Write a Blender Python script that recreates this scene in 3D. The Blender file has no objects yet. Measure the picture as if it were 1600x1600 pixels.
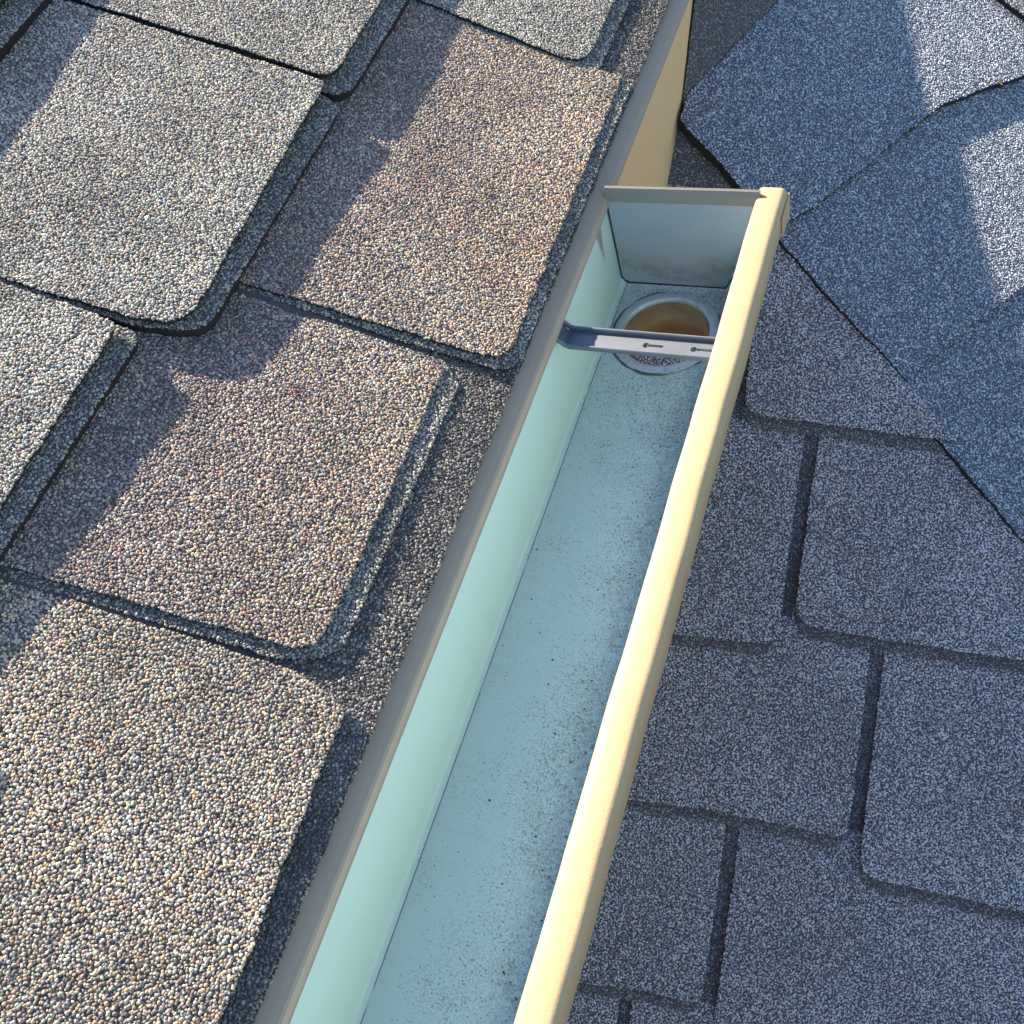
import bpy, bmesh, math
import numpy as np
from mathutils import Matrix, Vector

# ------------------------------------------------------------------ camera
sc = bpy.context.scene
COL = sc.collection
cam_d = bpy.data.cameras.new("camera"); cam = bpy.data.objects.new("camera", cam_d); COL.objects.link(cam)
cam_d.sensor_width = 36; cam_d.lens = 34.65; cam_d.clip_start = .02; cam_d.clip_end = 500
CR = ((0.91811, -0.146, 0.36845), (0.31483, 0.83336, -0.4543), (-0.24072, 0.53309, 0.81109))
cam.matrix_world = Matrix([list(CR[0]) + [0.23262], list(CR[1]) + [-0.53564], list(CR[2]) + [0.47893], [0, 0, 0, 1]])
sc.camera = cam
# ------------------------------------------------------------------ world, sun, exposure
SUN = Vector((-0.7174, 0.3369, 0.6099)).normalized()
w = bpy.data.worlds.new("World"); sc.world = w; w.use_nodes = True
nt = w.node_tree; bg = nt.nodes["Background"]
sky = nt.nodes.new("ShaderNodeTexSky"); sky.sky_type = 'NISHITA'; sky.sun_disc = False; sky.ozone_density = 3.0; sky.dust_density = .4
sky.sun_elevation = math.asin(SUN.z); sky.sun_rotation = math.radians(90) - math.atan2(SUN.y, SUN.x)
nt.links.new(sky.outputs[0], bg.inputs[0]); bg.inputs[1].default_value = 0.102
sun_d = bpy.data.lights.new("sun", 'SUN'); sun_d.energy = 5.0; sun_d.angle = math.radians(.7); sun_d.color = (1, .88, .71)
sun = bpy.data.objects.new("sun", sun_d); COL.objects.link(sun)
sun.rotation_euler = SUN.to_track_quat('Z', 'Y').to_euler(); sun.location = (-2, 1, 2)
sc.view_settings.view_transform = 'Standard'; sc.view_settings.look = 'None'
sc.view_settings.exposure = 1.32; sc.view_settings.gamma = 1; sc.view_settings.use_curve_mapping = False
sc.cycles.max_bounces = 6

rng = np.random.default_rng(7)

# ------------------------------------------------------------------ materials
def mat(name, col=(.5, .5, .5), rough=.6, metal=0.0, spec=.5):
    m = bpy.data.materials.new(name); m.use_nodes = True
    b = m.node_tree.nodes["Principled BSDF"]
    b.inputs["Base Color"].default_value = (*col, 1); b.inputs["Roughness"].default_value = rough
    b.inputs["Metallic"].default_value = metal; b.inputs["Specular IOR Level"].default_value = spec
    return m, m.node_tree, b
def nd(t, kind, **kw):
    n = t.nodes.new(kind)
    for k, v in kw.items():
        if k.startswith('i_'): n.inputs[k[2:].replace('_', ' ')].default_value = v
        else: setattr(n, k, v)
    return n
def ramp(t, fac, stops):
    r = t.nodes.new("ShaderNodeValToRGB"); e = r.color_ramp.elements
    while len(e) < len(stops): e.new(.5)
    for s, (p, c) in zip(e, stops):
        s.position = p; s.color = (*c, 1) if len(c) == 3 else c
    t.links.new(fac, r.inputs[0]); return r.outputs[0]
def mixc(t, fac, a, b, mode='MIX'):
    m = t.nodes.new("ShaderNodeMix"); m.data_type = 'RGBA'; m.blend_type = mode
    for s, v in ((0, fac), (6, a), (7, b)):
        if hasattr(v, 'links') or hasattr(v, 'is_output'): t.links.new(v, m.inputs[s])
        elif s == 0: m.inputs[0].default_value = v
        else: m.inputs[s].default_value = (*v, 1)
    return m.outputs[2]
def mth(t, op, a, b=None, c=None, clamp=False):
    n = t.nodes.new("ShaderNodeMath"); n.operation = op; n.use_clamp = clamp
    for i, v in enumerate((a, b, c)):
        if v is None: continue
        if isinstance(v, (int, float)): n.inputs[i].default_value = v
        else: t.links.new(v, n.inputs[i])
    return n.outputs[0]
def coords(t):
    tc = t.nodes.new("ShaderNodeTexCoord"); sp = t.nodes.new("ShaderNodeSeparateXYZ")
    t.links.new(tc.outputs["Object"], sp.inputs[0]); return tc.outputs["Object"], sp.outputs
def noise(t, vec, scale, detail=3, rough=.5, dist=0):
    n = nd(t, "ShaderNodeTexNoise"); n.inputs["Scale"].default_value = scale; n.inputs["Detail"].default_value = detail
    n.inputs["Roughness"].default_value = rough; n.inputs["Distortion"].default_value = dist
    t.links.new(vec, n.inputs["Vector"]); return n.outputs["Fac"]
def voro(t, vec, scale, feature='F1', out='Distance'):
    n = nd(t, "ShaderNodeTexVoronoi", feature=feature); n.inputs["Scale"].default_value = scale
    t.links.new(vec, n.inputs["Vector"]); return n.outputs[out]
def bump(t, b, h, strength=.3, dist=.001):
    n = t.nodes.new("ShaderNodeBump"); n.inputs["Strength"].default_value = strength; n.inputs["Distance"].default_value = dist
    t.links.new(h, n.inputs["Height"]); t.links.new(n.outputs[0], b.inputs["Normal"])
def smooth(t, v, a, b):
    n = t.nodes.new("ShaderNodeMapRange"); n.interpolation_type = 'SMOOTHSTEP'; t.links.new(v, n.inputs[0])
    n.inputs[1].default_value = a; n.inputs[2].default_value = b; return n.outputs[0]

# loose mineral granules: colour carried per stone
M_gran, t, b = mat("mineral_granules", rough=.62, spec=.35)
at = nd(t, "ShaderNodeAttribute", attribute_name="stone")
ov, _ = coords(t)
nz = noise(t, ov, 2500, 2)
t.links.new(mixc(t, .5, at.outputs["Color"], ramp(t, nz, [(.3, (.8, .8, .8)), (.7, (1, 1, 1))]), 'MULTIPLY'), b.inputs["Base Color"])
# asphalt body of the shingle, seen between the stones
M_asph, t, b = mat("asphalt", (.018, .017, .017), .8)
ov, _ = coords(t)
v = voro(t, ov, 700)
bump(t, b, v, .8, .001)
M_bed, t, b = mat("stone_dust_bed", (.10, .095, .09), .8)
ov, _ = coords(t)
bump(t, b, voro(t, ov, 900), .8, .001)
# granulated surfacing further off (beyond the photographed part)
M_far, t, b = mat("granule_surface", (.2, .19, .18), .75)
ov, _ = coords(t)
vc = nd(t, "ShaderNodeTexVoronoi"); vc.inputs["Scale"].default_value = 480; t.links.new(ov, vc.inputs["Vector"])
sp = t.nodes.new("ShaderNodeSeparateColor"); t.links.new(vc.outputs["Color"], sp.inputs[0])
t.links.new(ramp(t, sp.outputs[0], [(0, (.05, .05, .055)), (.4, (.14, .13, .13)), (.7, (.28, .24, .2)), (1, (.5, .47, .42))]), b.inputs["Base Color"])
bump(t, b, vc.outputs["Distance"], 1, -.0012)

# mint coloured inside of the gutter, wall and floor with dirt
M_mint, t, b = mat("mint_gutter_paint", (.5, .74, .64), .38, 0, .5)
ov, xyz = coords(t)
n1 = noise(t, ov, 14, 4, .6); n2 = noise(t, ov, 260, 3, .6); n3 = noise(t, ov, 45, 4, .65)
base = mixc(t, n1, (.48, .635, .60), (.54, .69, .66))
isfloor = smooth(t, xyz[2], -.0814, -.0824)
chalk_sky = mixc(t, n3, (.50, .60, .62), (.57, .67, .69))  # chalky floor deposit, made bluer: reflected sky put into the colour
base = mixc(t, mth(t, 'MULTIPLY', isfloor, .7), base, chalk_sky)
# vertical faint runs on the wall
mp = nd(t, "ShaderNodeMapping"); mp.inputs["Scale"].default_value = (1, 60, 5); t.links.new(ov, mp.inputs[0])
runs = noise(t, mp.outputs[0], 1.5, 4, .6)
base = mixc(t, mth(t, 'MULTIPLY', smooth(t, runs, .52, .8), .12), base, (.42, .40, .30))
# fine specks: density rises to the front of the floor and round the outlet
v1 = voro(t, ov, 420); v2 = voro(t, ov, 900); vb = voro(t, ov, 150)
cl = noise(t, ov, 30, 5, .7)
dens = mth(t, 'ADD', mth(t, 'MULTIPLY', smooth(t, xyz[0], .0, .085), .16), mth(t, 'MULTIPLY', smooth(t, xyz[1], -.24, -.04), .13))
dens = mth(t, 'ADD', dens, mth(t, 'MULTIPLY', mth(t, 'SUBTRACT', cl, .5), .45))
s1 = mth(t, 'LESS_THAN', v1, mth(t, 'ADD', mth(t, 'MULTIPLY', dens, 1.3), .15))
s2 = mth(t, 'LESS_THAN', v2, mth(t, 'ADD', mth(t, 'MULTIPLY', dens, 1.6), .20))
gate = mth(t, 'GREATER_THAN', noise(t, ov, 330, 2), .5)
sp_ = mth(t, 'MULTIPLY', mth(t, 'MAXIMUM', mth(t, 'MULTIPLY', s1, gate), mth(t, 'MULTIPLY', s2, .7)), isfloor)
base = mixc(t, mth(t, 'MULTIPLY', sp_, .62), base, (.13, .14, .12))
big = mth(t, 'MULTIPLY', mth(t, 'LESS_THAN', voro(t, ov, 42), .035), isfloor)
base = mixc(t, mth(t, 'MULTIPLY', big, .9), base, (.02, .02, .02))
grime = mth(t, 'MULTIPLY', mth(t, 'MULTIPLY', smooth(t, xyz[0], .055, .088), smooth(t, n2, .3, .75)), isfloor)
base = mixc(t, mth(t, 'MULTIPLY', grime, .6), base, (.24, .22, .15))
nearcap = mth(t, 'MULTIPLY', smooth(t, xyz[1], -.125, -.03), smooth(t, noise(t, ov, 60, 5, .7), .42, .7))
base = mixc(t, mth(t, 'MULTIPLY', mth(t, 'MULTIPLY', nearcap, isfloor), .4), base, (.34, .32, .16))
# crease line along the back corner
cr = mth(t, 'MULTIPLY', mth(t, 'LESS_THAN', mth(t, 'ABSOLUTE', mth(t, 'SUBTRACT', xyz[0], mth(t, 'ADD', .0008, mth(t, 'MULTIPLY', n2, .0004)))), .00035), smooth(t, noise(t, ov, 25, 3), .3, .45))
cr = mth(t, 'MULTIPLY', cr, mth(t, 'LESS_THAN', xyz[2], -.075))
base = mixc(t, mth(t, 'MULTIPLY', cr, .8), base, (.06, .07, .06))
# brown tongue of tannin running down the wall by the end cap
yy = mth(t, 'ADD', xyz[1], mth(t, 'MULTIPLY', mth(t, 'SUBTRACT', n2, .5), .004))
hw = mth(t, 'MULTIPLY', mth(t, 'ADD', xyz[2], .044), .20)
dist = mth(t, 'ABSOLUTE', mth(t, 'ADD', yy, .0215))
st = mth(t, 'MULTIPLY', smooth(t, mth(t, 'SUBTRACT', hw, dist), -.0008, .0035), smooth(t, xyz[2], -.050, -.028))
st = mth(t, 'MULTIPLY', st, mth(t, 'LESS_THAN', xyz[0], .002))
base = mixc(t, mth(t, 'MULTIPLY', st, .8), base, (.26, .17, .08))
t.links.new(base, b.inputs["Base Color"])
bump(t, b, n2, .12, .0004)

M_tan, t, b = mat("tan_enamel", (.80, .60, .33), .42, 0, .5)
ov, xyz = coords(t)
n1 = noise(t, ov, 40, 4, .6); n2 = noise(t, ov, 900, 2); n5 = noise(t, ov, 9, 4, .6)
c = mixc(t, n1, (.53, .375, .20), (.58, .42, .23))
pits = mth(t, 'MULTIPLY', mth(t, 'LESS_THAN', voro(t, ov, 160), .11), mth(t, 'GREATER_THAN', noise(t, ov, 22, 3), .6))
c = mixc(t, mth(t, 'MULTIPLY', pits, .6), c, (.42, .26, .10))
c = mixc(t, mth(t, 'MULTIPLY', smooth(t, n5, .5, .75), .35), c, (.45, .34, .2))
t.links.new(c, b.inputs["Base Color"]); bump(t, b, n2, .35, .0004)

M_fascia, t, b = mat("fascia_paint", (.72, .50, .28), .55, 0, .4)
ov, xyz = coords(t)
mp = nd(t, "ShaderNodeMapping"); mp.inputs["Scale"].default_value = (1, 90, 6); t.links.new(ov, mp.inputs[0])
gr = noise(t, mp.outputs[0], 3, 4, .6)
t.links.new(mixc(t, gr, (.84, .52, .24), (.90, .60, .31)), b.inputs["Base Color"]); bump(t, b, gr, .25, .001)

M_drip, t, b = mat("taupe_drip_metal", (.30, .26, .22), .6, 0, .25)
ov, xyz = coords(t)
mp = nd(t, "ShaderNodeMapping"); mp.inputs["Scale"].default_value = (80, 3, 80); t.links.new(ov, mp.inputs[0])
n1 = noise(t, mp.outputs[0], 3, 4, .6); n2 = noise(t, ov, 30, 4)
t.links.new(mixc(t, n2, mixc(t, n1, (.36, .285, .205), (.42, .335, .25)), (.43, .35, .265)), b.inputs["Base Color"])

M_cap, t, b = mat("grey_end_cap", (.45, .50, .52), .45, .25, .5)
ov, xyz = coords(t)
mp = nd(t, "ShaderNodeMapping"); mp.inputs["Scale"].default_value = (6, 6, 90); t.links.new(ov, mp.inputs[0])
n1 = noise(t, mp.outputs[0], 4, 4, .6); n2 = noise(t, ov, 120, 4, .65); n3 = noise(t, ov, 26, 3)
c = mixc(t, n1, (.33, .375, .43), (.41, .455, .51))
arc = mth(t, 'ADD', xyz[2], mth(t, 'MULTIPLY', mth(t, 'POWER', mth(t, 'ABSOLUTE', mth(t, 'SUBTRACT', xyz[0], .045)), 2), -7))
band = mth(t, 'MULTIPLY', smooth(t, arc, -.078, -.074), smooth(t, arc, -.050, -.068))
c = mixc(t, mth(t, 'MULTIPLY', mth(t, 'MULTIPLY', band, smooth(t, n2, .3, .7)), .5), c, (.22, .18, .12))
rt = mth(t, 'MULTIPLY', smooth(t, xyz[0], .045, .085), mth(t, 'MULTIPLY', smooth(t, xyz[2], -.02, -.06), smooth(t, n3, .35, .65)))
c = mixc(t, mth(t, 'MULTIPLY', rt, .45), c, (.27, .24, .15))
c = mixc(t, mth(t, 'MULTIPLY', mth(t, 'LESS_THAN', voro(t, ov, 260), .12), .35), c, (.18, .16, .12))
t.links.new(c, b.inputs["Base Color"]); bump(t, b, n2, .12, .0004)
M_capflange, t, b = mat("taupe_cap_flange", (.26, .235, .19), .5)
M_seal, _, _ = mat("black_sealant", (.012, .011, .01), .5)
M_alu, t, b = mat("galvanised_metal", (.5, .53, .57), .5, .3, .5)
ov, xyz = coords(t)
n1 = noise(t, ov, 70, 5, .65); n2 = noise(t, ov, 350, 4, .7)
c = mixc(t, n1, (.12, .135, .155), (.21, .23, .26))
c = mixc(t, mth(t, 'MULTIPLY', smooth(t, n2, .55, .75), .45), c, (.20, .20, .20))
t.links.new(c, b.inputs["Base Color"]); bump(t, b, n2, .2, .0004)
M_ring, t, b = mat("dull_aluminium", (.5, .53, .57), .45, .35, .5)
ov, xyz = coords(t)
c = mixc(t, noise(t, ov, 55, 5, .65), (.38, .41, .45), (.62, .65, .69))
c = mixc(t, mth(t, 'MULTIPLY', smooth(t, noise(t, ov, 240, 4, .7), .5, .72), .55), c, (.17, .15, .12))
t.links.new(c, b.inputs["Base Color"]); bump(t, b, noise(t, ov, 300, 3), .25, .0004)
M_tube, t, b = mat("rusty_tube", (.5, .3, .13), .6)
ov, _ = coords(t)
t.links.new(mixc(t, noise(t, ov, 60, 4), (.30, .17, .07), (.62, .40, .18)), b.inputs["Base Color"])
M_leaf, _, _ = mat("dry_leaf", (.42, .30, .16), .7)
M_wall, t, b = mat("wall_siding", (.5, .42, .32), .7)
M_ground, t, b = mat("ground_soil", (.12, .11, .08), .9)

# ------------------------------------------------------------------ helpers
def thing(name, label, cat, loc, group=None):
    o = bpy.data.objects.new(name, None); COL.objects.link(o); o.location = loc; o.empty_display_size = .05
    o["label"] = label; o["category"] = cat
    if group: o["group"] = group
    return o
def link(name, me, parent=None, label=None):
    o = bpy.data.objects.new(name, me); COL.objects.link(o)
    if parent is not None:
        o.parent = parent
        p = parent; loc = Vector((0, 0, 0))
        while p is not None:
            loc += p.location; p = p.parent
        if parent.type == 'EMPTY': o.matrix_parent_inverse = Matrix.Translation(-parent.location)
    if label: o["label"] = label
    return o
def tag(o, label, cat, kind=None):
    if label: o["label"] = label
    if cat: o["category"] = cat
    if kind: o["kind"] = kind
    return o
def bm_obj(name, bm, mats, parent=None, label=None, smooth_=False):
    me = bpy.data.meshes.new(name); bmesh.ops.recalc_face_normals(bm, faces=bm.faces)
    bm.to_mesh(me); bm.free()
    for m in mats: me.materials.append(m)
    me.shade_smooth() if smooth_ else me.shade_flat()
    return link(name, me, parent, label)

class Frame:
    """a roof plane: origin, two in-plane axes and its normal"""
    def __init__(s, o, e, g):
        s.o = np.array(o, float); s.e = np.array(e, float); s.g = np.array(g, float)
        s.e /= np.linalg.norm(s.e); s.g -= s.e * (s.g @ s.e); s.g /= np.linalg.norm(s.g)
        s.n = np.cross(s.e, s.g)
        if s.n[2] < 0: s.n = -s.n
    def at(s, a, b, w): # arrays
        a, b, w = np.broadcast_arrays(np.asarray(a, float), np.asarray(b, float), np.asarray(w, float))
        return s.o + a[..., None] * s.e + b[..., None] * s.g + w[..., None] * s.n

def rounded(poly, seg=7):
    out = []; n = len(poly)
    for i, p in enumerate(poly):
        if len(p) < 3 or p[2] <= 0: out.append((p[0], p[1])); continue
        P = np.array(p[:2]); A = np.array(poly[i - 1][:2]) - P; B = np.array(poly[(i + 1) % n][:2]) - P
        la, lb = np.linalg.norm(A), np.linalg.norm(B); r = min(p[2], la * .48, lb * .48)
        a = P + A / la * r; c = P + B / lb * r
        for k in range(seg + 1):
            q = k / seg; out.append(tuple((1 - q) ** 2 * a + 2 * q * (1 - q) * P + q * q * c))
    return out
def wobble(poly, amp, step=.006, seed=0):
    """cut edges are never dead straight: resample and shift a little"""
    r = np.random.default_rng(seed); P = np.array(poly); out = []
    ph = r.uniform(0, 6.28, 6)
    for i in range(len(P)):
        a, b_ = P[i], P[(i + 1) % len(P)]; L = np.linalg.norm(b_ - a); k = max(1, int(L / step))
        nrm = np.array([-(b_ - a)[1], (b_ - a)[0]]) / max(L, 1e-6)
        for j in range(k):
            q = a + (b_ - a) * j / k; s = (q[0] * 1.3 + q[1])
            d = amp * (math.sin(s * 90 + ph[0]) + .7 * math.sin(s * 230 + ph[1]) + .5 * math.sin(s * 610 + ph[2])) * .5
            out.append(tuple(q + nrm * d * (0 if j == 0 and L > step else 1)))
    return out
def inside(poly, x, y):
    P = np.array(poly); c = np.zeros(x.shape, bool); j = len(P) - 1
    for i in range(len(P)):
        xi, yi, xj, yj = *P[i], *P[j]
        if yi != yj:
            c ^= ((yi > y) != (yj > y)) & (x < (xj - xi) * (y - yi) / (yj - yi) + xi)
        j = i
    return c
def edge_dist(poly, x, y):
    P = np.array(poly); d = np.full(x.shape, 1e9)
    for i in range(len(P)):
        a = P[i]; v = P[(i + 1) % len(P)] - a; L = v @ v
        if L < 1e-14: continue
        q = np.clip(((x - a[0]) * v[0] + (y - a[1]) * v[1]) / L, 0, 1)
        d = np.minimum(d, np.hypot(x - a[0] - q * v[0], y - a[1] - q * v[1]))
    return d
def lf(x, y, k, seed):
    """cheap smooth 2-D noise in 0..1"""
    r = np.random.default_rng(seed); s = np.zeros_like(x); tot = 0
    for o in range(4):
        f = k * 1.9 ** o; a = .62 ** o; tot += a
        for _ in range(3):
            th = r.uniform(0, 6.283); s = s + a / 3 * np.sin((x * math.cos(th) + y * math.sin(th)) * f + r.uniform(0, 6.283) + 1.3 * np.sin((x * math.sin(th) - y * math.cos(th)) * f * .7))
    return np.clip(.5 + s / tot * 1.1, 0, 1)

# pebble templates
def pebble_templates(sub, n, seed):
    r = np.random.default_rng(seed); bm = bmesh.new()
    if sub: bmesh.ops.create_icosphere(bm, subdivisions=1, radius=1)
    else:
        vs = [bm.verts.new(p) for p in ((1, 0, 0), (-1, 0, 0), (0, 1, 0), (0, -1, 0), (0, 0, 1), (0, 0, -1))]
        for a in (0, 1):
            for b_ in (2, 3):
                for c_ in (4, 5): bm.faces.new((vs[a], vs[b_], vs[c_]))
        bmesh.ops.recalc_face_normals(bm, faces=bm.faces)
    bm.verts.ensure_lookup_table()
    V = np.array([v.co[:] for v in bm.verts]); F = np.array([[v.index for v in f.verts] for f in bm.faces]); bm.free()
    T = []
    for _ in range(n):
        s = r.uniform(.78, 1.22, (len(V), 1)); q = V * s * np.array([r.uniform(.85, 1.3), r.uniform(.75, 1.05), r.uniform(.46, .64)])
        T.append(q)
    return np.array(T), F
TPL_HI = pebble_templates(True, 12, 3); TPL_LO = pebble_templates(False, 12, 4)

WARM = np.array([(.62, .47, .33), (.52, .39, .28), (.40, .30, .23), (.70, .60, .47), (.56, .50, .42), (.30, .19, .13), (.22, .19, .18), (.60, .42, .26), (.09, .08, .08)])
GREY = np.array([(.50, .50, .43), (.62, .61, .54), (.36, .37, .34), (.27, .28, .29), (.45, .42, .33), (.55, .56, .52), (.16, .17, .19), (.10, .105, .12)])
MAUV = np.array([(.27, .19, .185), (.20, .145, .15), (.34, .245, .23), (.14, .12, .13), (.46, .40, .38), (.24, .23, .25), (.09, .08, .09), (.38, .33, .31)])
DARK = np.array([(.10, .10, .11), (.16, .155, .16), (.24, .23, .23), (.07, .07, .08), (.34, .33, .32), (.20, .16, .15), (.13, .14, .16), (.48, .47, .45)])
BLUE = np.array([(.20, .22, .26), (.28, .30, .33), (.13, .14, .17), (.38, .39, .40), (.17, .155, .17), (.24, .22, .22), (.09, .10, .12), (.50, .50, .50)])
LITE = np.array([(.52, .50, .44), (.62, .60, .54), (.40, .38, .34), (.30, .29, .28), (.56, .48, .38), (.18, .18, .19), (.12, .12, .13)])
def pick(pals, wts, x, spread=.72):
    """pals: list of palettes, wts: (n,len(pals)) weights -> colours"""
    n = len(x); wts = np.maximum(wts, 0); cw = np.cumsum(wts, 1); cw /= cw[:, -1:]
    k = (rng.random((n, 1)) > cw).sum(1).clip(0, len(pals) - 1); out = np.zeros((n, 3))
    for i, P in enumerate(pals):
        s = k == i; out[s] = P[rng.integers(0, len(P), s.sum())]
    mean = out.mean(0); out = np.clip(mean + (out - mean) * spread, .01, 1)
    return out * rng.uniform(.82, 1.18, (n, 1)) * rng.uniform(.95, 1.05, (n, 3))

def shingle_mesh(name, fr, poly, wfun, thick, colfun, pitch, hi, clip=None, parent=None, label=None, cover=1.0, region=None, fringe=True, tint=(3.1, 3.05, 2.95)):
    """an asphalt slab cut to poly with its coat of stones, ONE mesh"""
    P = np.array(poly)
    n = len(P); bm = bmesh.new(); bm.faces.new([bm.verts.new((p[0], p[1], 0)) for p in P])
    bmesh.ops.triangulate(bm, faces=bm.faces[:])
    for ax in (0, 1):   # enough cuts for the slab to follow its own gentle warp
        for c_ in np.arange(P[:, ax].min() + .015, P[:, ax].max(), .02):
            bmesh.ops.bisect_plane(bm, geom=bm.verts[:] + bm.edges[:] + bm.faces[:], dist=1e-6, plane_co=[c_ if k == ax else 0 for k in range(3)], plane_no=[1 if k == ax else 0 for k in range(3)])
    r_ = bmesh.ops.extrude_face_region(bm, geom=bm.faces[:]); low = {v for v in r_['geom'] if isinstance(v, bmesh.types.BMVert)}
    vs = list(bm.verts); xy = np.array([v.co[:2] for v in vs]); wv = wfun(xy[:, 0], xy[:, 1]) - np.array([thick if v in low else 0 for v in vs])
    for v, p in zip(vs, fr.at(xy[:, 0], xy[:, 1], wv)): v.co = p
    bmesh.ops.recalc_face_normals(bm, faces=bm.faces); bm.normal_update()
    bm.verts.index_update()
    V0 = np.array([v.co[:] for v in bm.verts]); F0 = [[v.index for v in f.verts] for f in bm.faces]; fmat = [2 if abs(f.normal.dot(Vector(fr.n))) > .7 else 0 for f in bm.faces]; bm.free()
    T, TF = TPL_HI if hi else TPL_LO
    gain = np.array((1.18, 1.14, 1.08)) if hi else tint
    # two staggered coats of stones: hex grid, jittered
    pts = []
    x0, y0 = P.min(0); x1, y1 = P.max(0)
    if region: x0, x1, y0, y1 = max(x0, region[0]), min(x1, region[1]), max(y0, region[2]), min(y1, region[3])
    nx, ny = int((x1 - x0) / pitch) + 2, int((y1 - y0) / (pitch * .866)) + 2
    gx, gy = np.meshgrid(np.arange(nx), np.arange(ny)); gx = x0 + (gx + .5 * (gy % 2)) * pitch; gy = y0 + gy * pitch * .866
    X = (gx + rng.uniform(-.45, .45, gx.shape) * pitch).ravel(); Y = (gy + rng.uniform(-.45, .45, gy.shape) * pitch).ravel()
    k = inside(poly, X, Y)
    if clip is not None: k &= ~clip(X, Y)
    X, Y = X[k], Y[k]
    W = wfun(X, Y) + pitch * rng.uniform(-.04, .12, X.shape)
    sz = pitch * .60 * rng.uniform(.72, 1.28, X.shape)
    if fringe:  # stones stuck to the cut edge
        L = [];
        for i in range(n):
            a, b_ = P[i], P[(i + 1) % n]; m = max(1, int(np.linalg.norm(b_ - a) / pitch * 1.3))
            q = rng.random((m, 1)); L.append(a + (b_ - a) * q)
        L = np.vstack(L); k = np.ones(len(L), bool)
        if region: k &= (L[:, 0] > region[0]) & (L[:, 0] < region[1]) & (L[:, 1] > region[2]) & (L[:, 1] < region[3])
        if clip is not None: k &= ~clip(L[:, 0], L[:, 1])
        L = L[k]; lx = L[:, 0] + rng.normal(0, pitch * .15, len(L)); ly = L[:, 1] + rng.normal(0, pitch * .15, len(L))
        X = np.concatenate([X, lx]); Y = np.concatenate([Y, ly])
        W = np.concatenate([W, wfun(lx, ly) - np.abs(rng.normal(0, .25, len(L))) * .0003])
        sz = np.concatenate([sz, pitch * .42 * rng.uniform(.6, 1.1, len(L))])
    N = len(X)
    C3 = fr.at(X, Y, W)
    ti = rng.integers(0, len(T), N); ang = rng.uniform(0, 6.283, N); tx = rng.normal(0, .35, N); ty = rng.normal(0, .35, N)
    Q = T[ti] * sz[:, None, None]
    ca, sa = np.cos(ang)[:, None], np.sin(ang)[:, None]
    qx, qy, qz = Q[..., 0] * ca - Q[..., 1] * sa, Q[..., 0] * sa + Q[..., 1] * ca, Q[..., 2]
    c_, s_ = np.cos(tx)[:, None], np.sin(tx)[:, None]; qy, qz = qy * c_ - qz * s_, qy * s_ + qz * c_
    c_, s_ = np.cos(ty)[:, None], np.sin(ty)[:, None]; qx, qz = qx * c_ + qz * s_, -qx * s_ + qz * c_
    VG = C3[:, None, :] + qx[..., None] * fr.e + qy[..., None] * fr.g + qz[..., None] * fr.n
    nv = T.shape[1]
    FG = (TF[None] + (np.arange(N) * nv)[:, None, None] + len(V0)).reshape(-1, 3)
    V = np.vstack([V0, VG.reshape(-1, 3)]); colr = colfun(X, Y)
    ln = [len(f) for f in F0]; flat = [i for f in F0 for i in f]
    loops = np.concatenate([np.array(flat, np.int32), FG.ravel().astype(np.int32)])
    starts = np.concatenate([np.concatenate([[0], np.cumsum(ln)[:-1]]), len(flat) + 3 * np.arange(len(FG))]).astype(np.int32)
    me = bpy.data.meshes.new(name)
    me.vertices.add(len(V)); me.vertices.foreach_set("co", V.astype(np.float32).ravel())
    me.loops.add(len(loops)); me.loops.foreach_set("vertex_index", loops)
    me.polygons.add(len(starts)); me.polygons.foreach_set("loop_start", starts)
    mi = np.zeros(len(starts), np.int32); mi[:len(F0)] = fmat; mi[len(F0):] = 1; me.polygons.foreach_set("material_index", mi)
    me.materials.append(M_asph); me.materials.append(M_gran); me.materials.append(M_bed)
    me.update(calc_edges=True)
    sh = me.attributes.new("sharp_face", 'BOOLEAN', 'FACE'); shv = np.zeros(len(starts), bool); shv[:len(F0)] = True; sh.data.foreach_set("value", shv)
    ca_ = me.color_attributes.new("stone", 'FLOAT_COLOR', 'POINT')
    cc = np.ones((len(V), 4), np.float32); cc[:len(V0), :3] = .02; cc[len(V0):, :3] = np.repeat(np.clip(colr * gain, 0, .88), nv, 0)
    ca_.data.foreach_set("color", cc.ravel())
    return link(name, me, parent, label)

# ------------------------------------------------------------------ ground and house body
bm = bmesh.new(); bmesh.ops.create_grid(bm, x_segments=1, y_segments=1, size=60)
g = bm_obj("ground", bm, [M_ground]); g.location = (0, 0, -3.2); g["kind"] = "structure"

def box(name, lo, hi, mt, parent=None, bev=0):
    bm = bmesh.new(); bmesh.ops.create_cube(bm, size=1)
    for v in bm.verts: v.co = Vector([lo[i] + (v.co[i] + .5) * (hi[i] - lo[i]) for i in range(3)])
    if bev: bmesh.ops.bevel(bm, geom=bm.edges[:], offset=bev, segments=2, affect='EDGES', profile=.7)
    return bm_obj(name, bm, [mt], parent)
wl = box("house_wall", (-.10, -2.2, -3.2), (-.013, 2.2, -.10), M_wall)
tag(wl, "tan house wall standing behind the gutter and fascia board", "wall")
fb = box("fascia_board", (-.024, -2.2, -.21), (-.0065, 2.2, .0005), M_fascia, bev=.0008)
tag(fb, "tan painted fascia board running on beyond the gutter end cap", "fascia")

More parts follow.
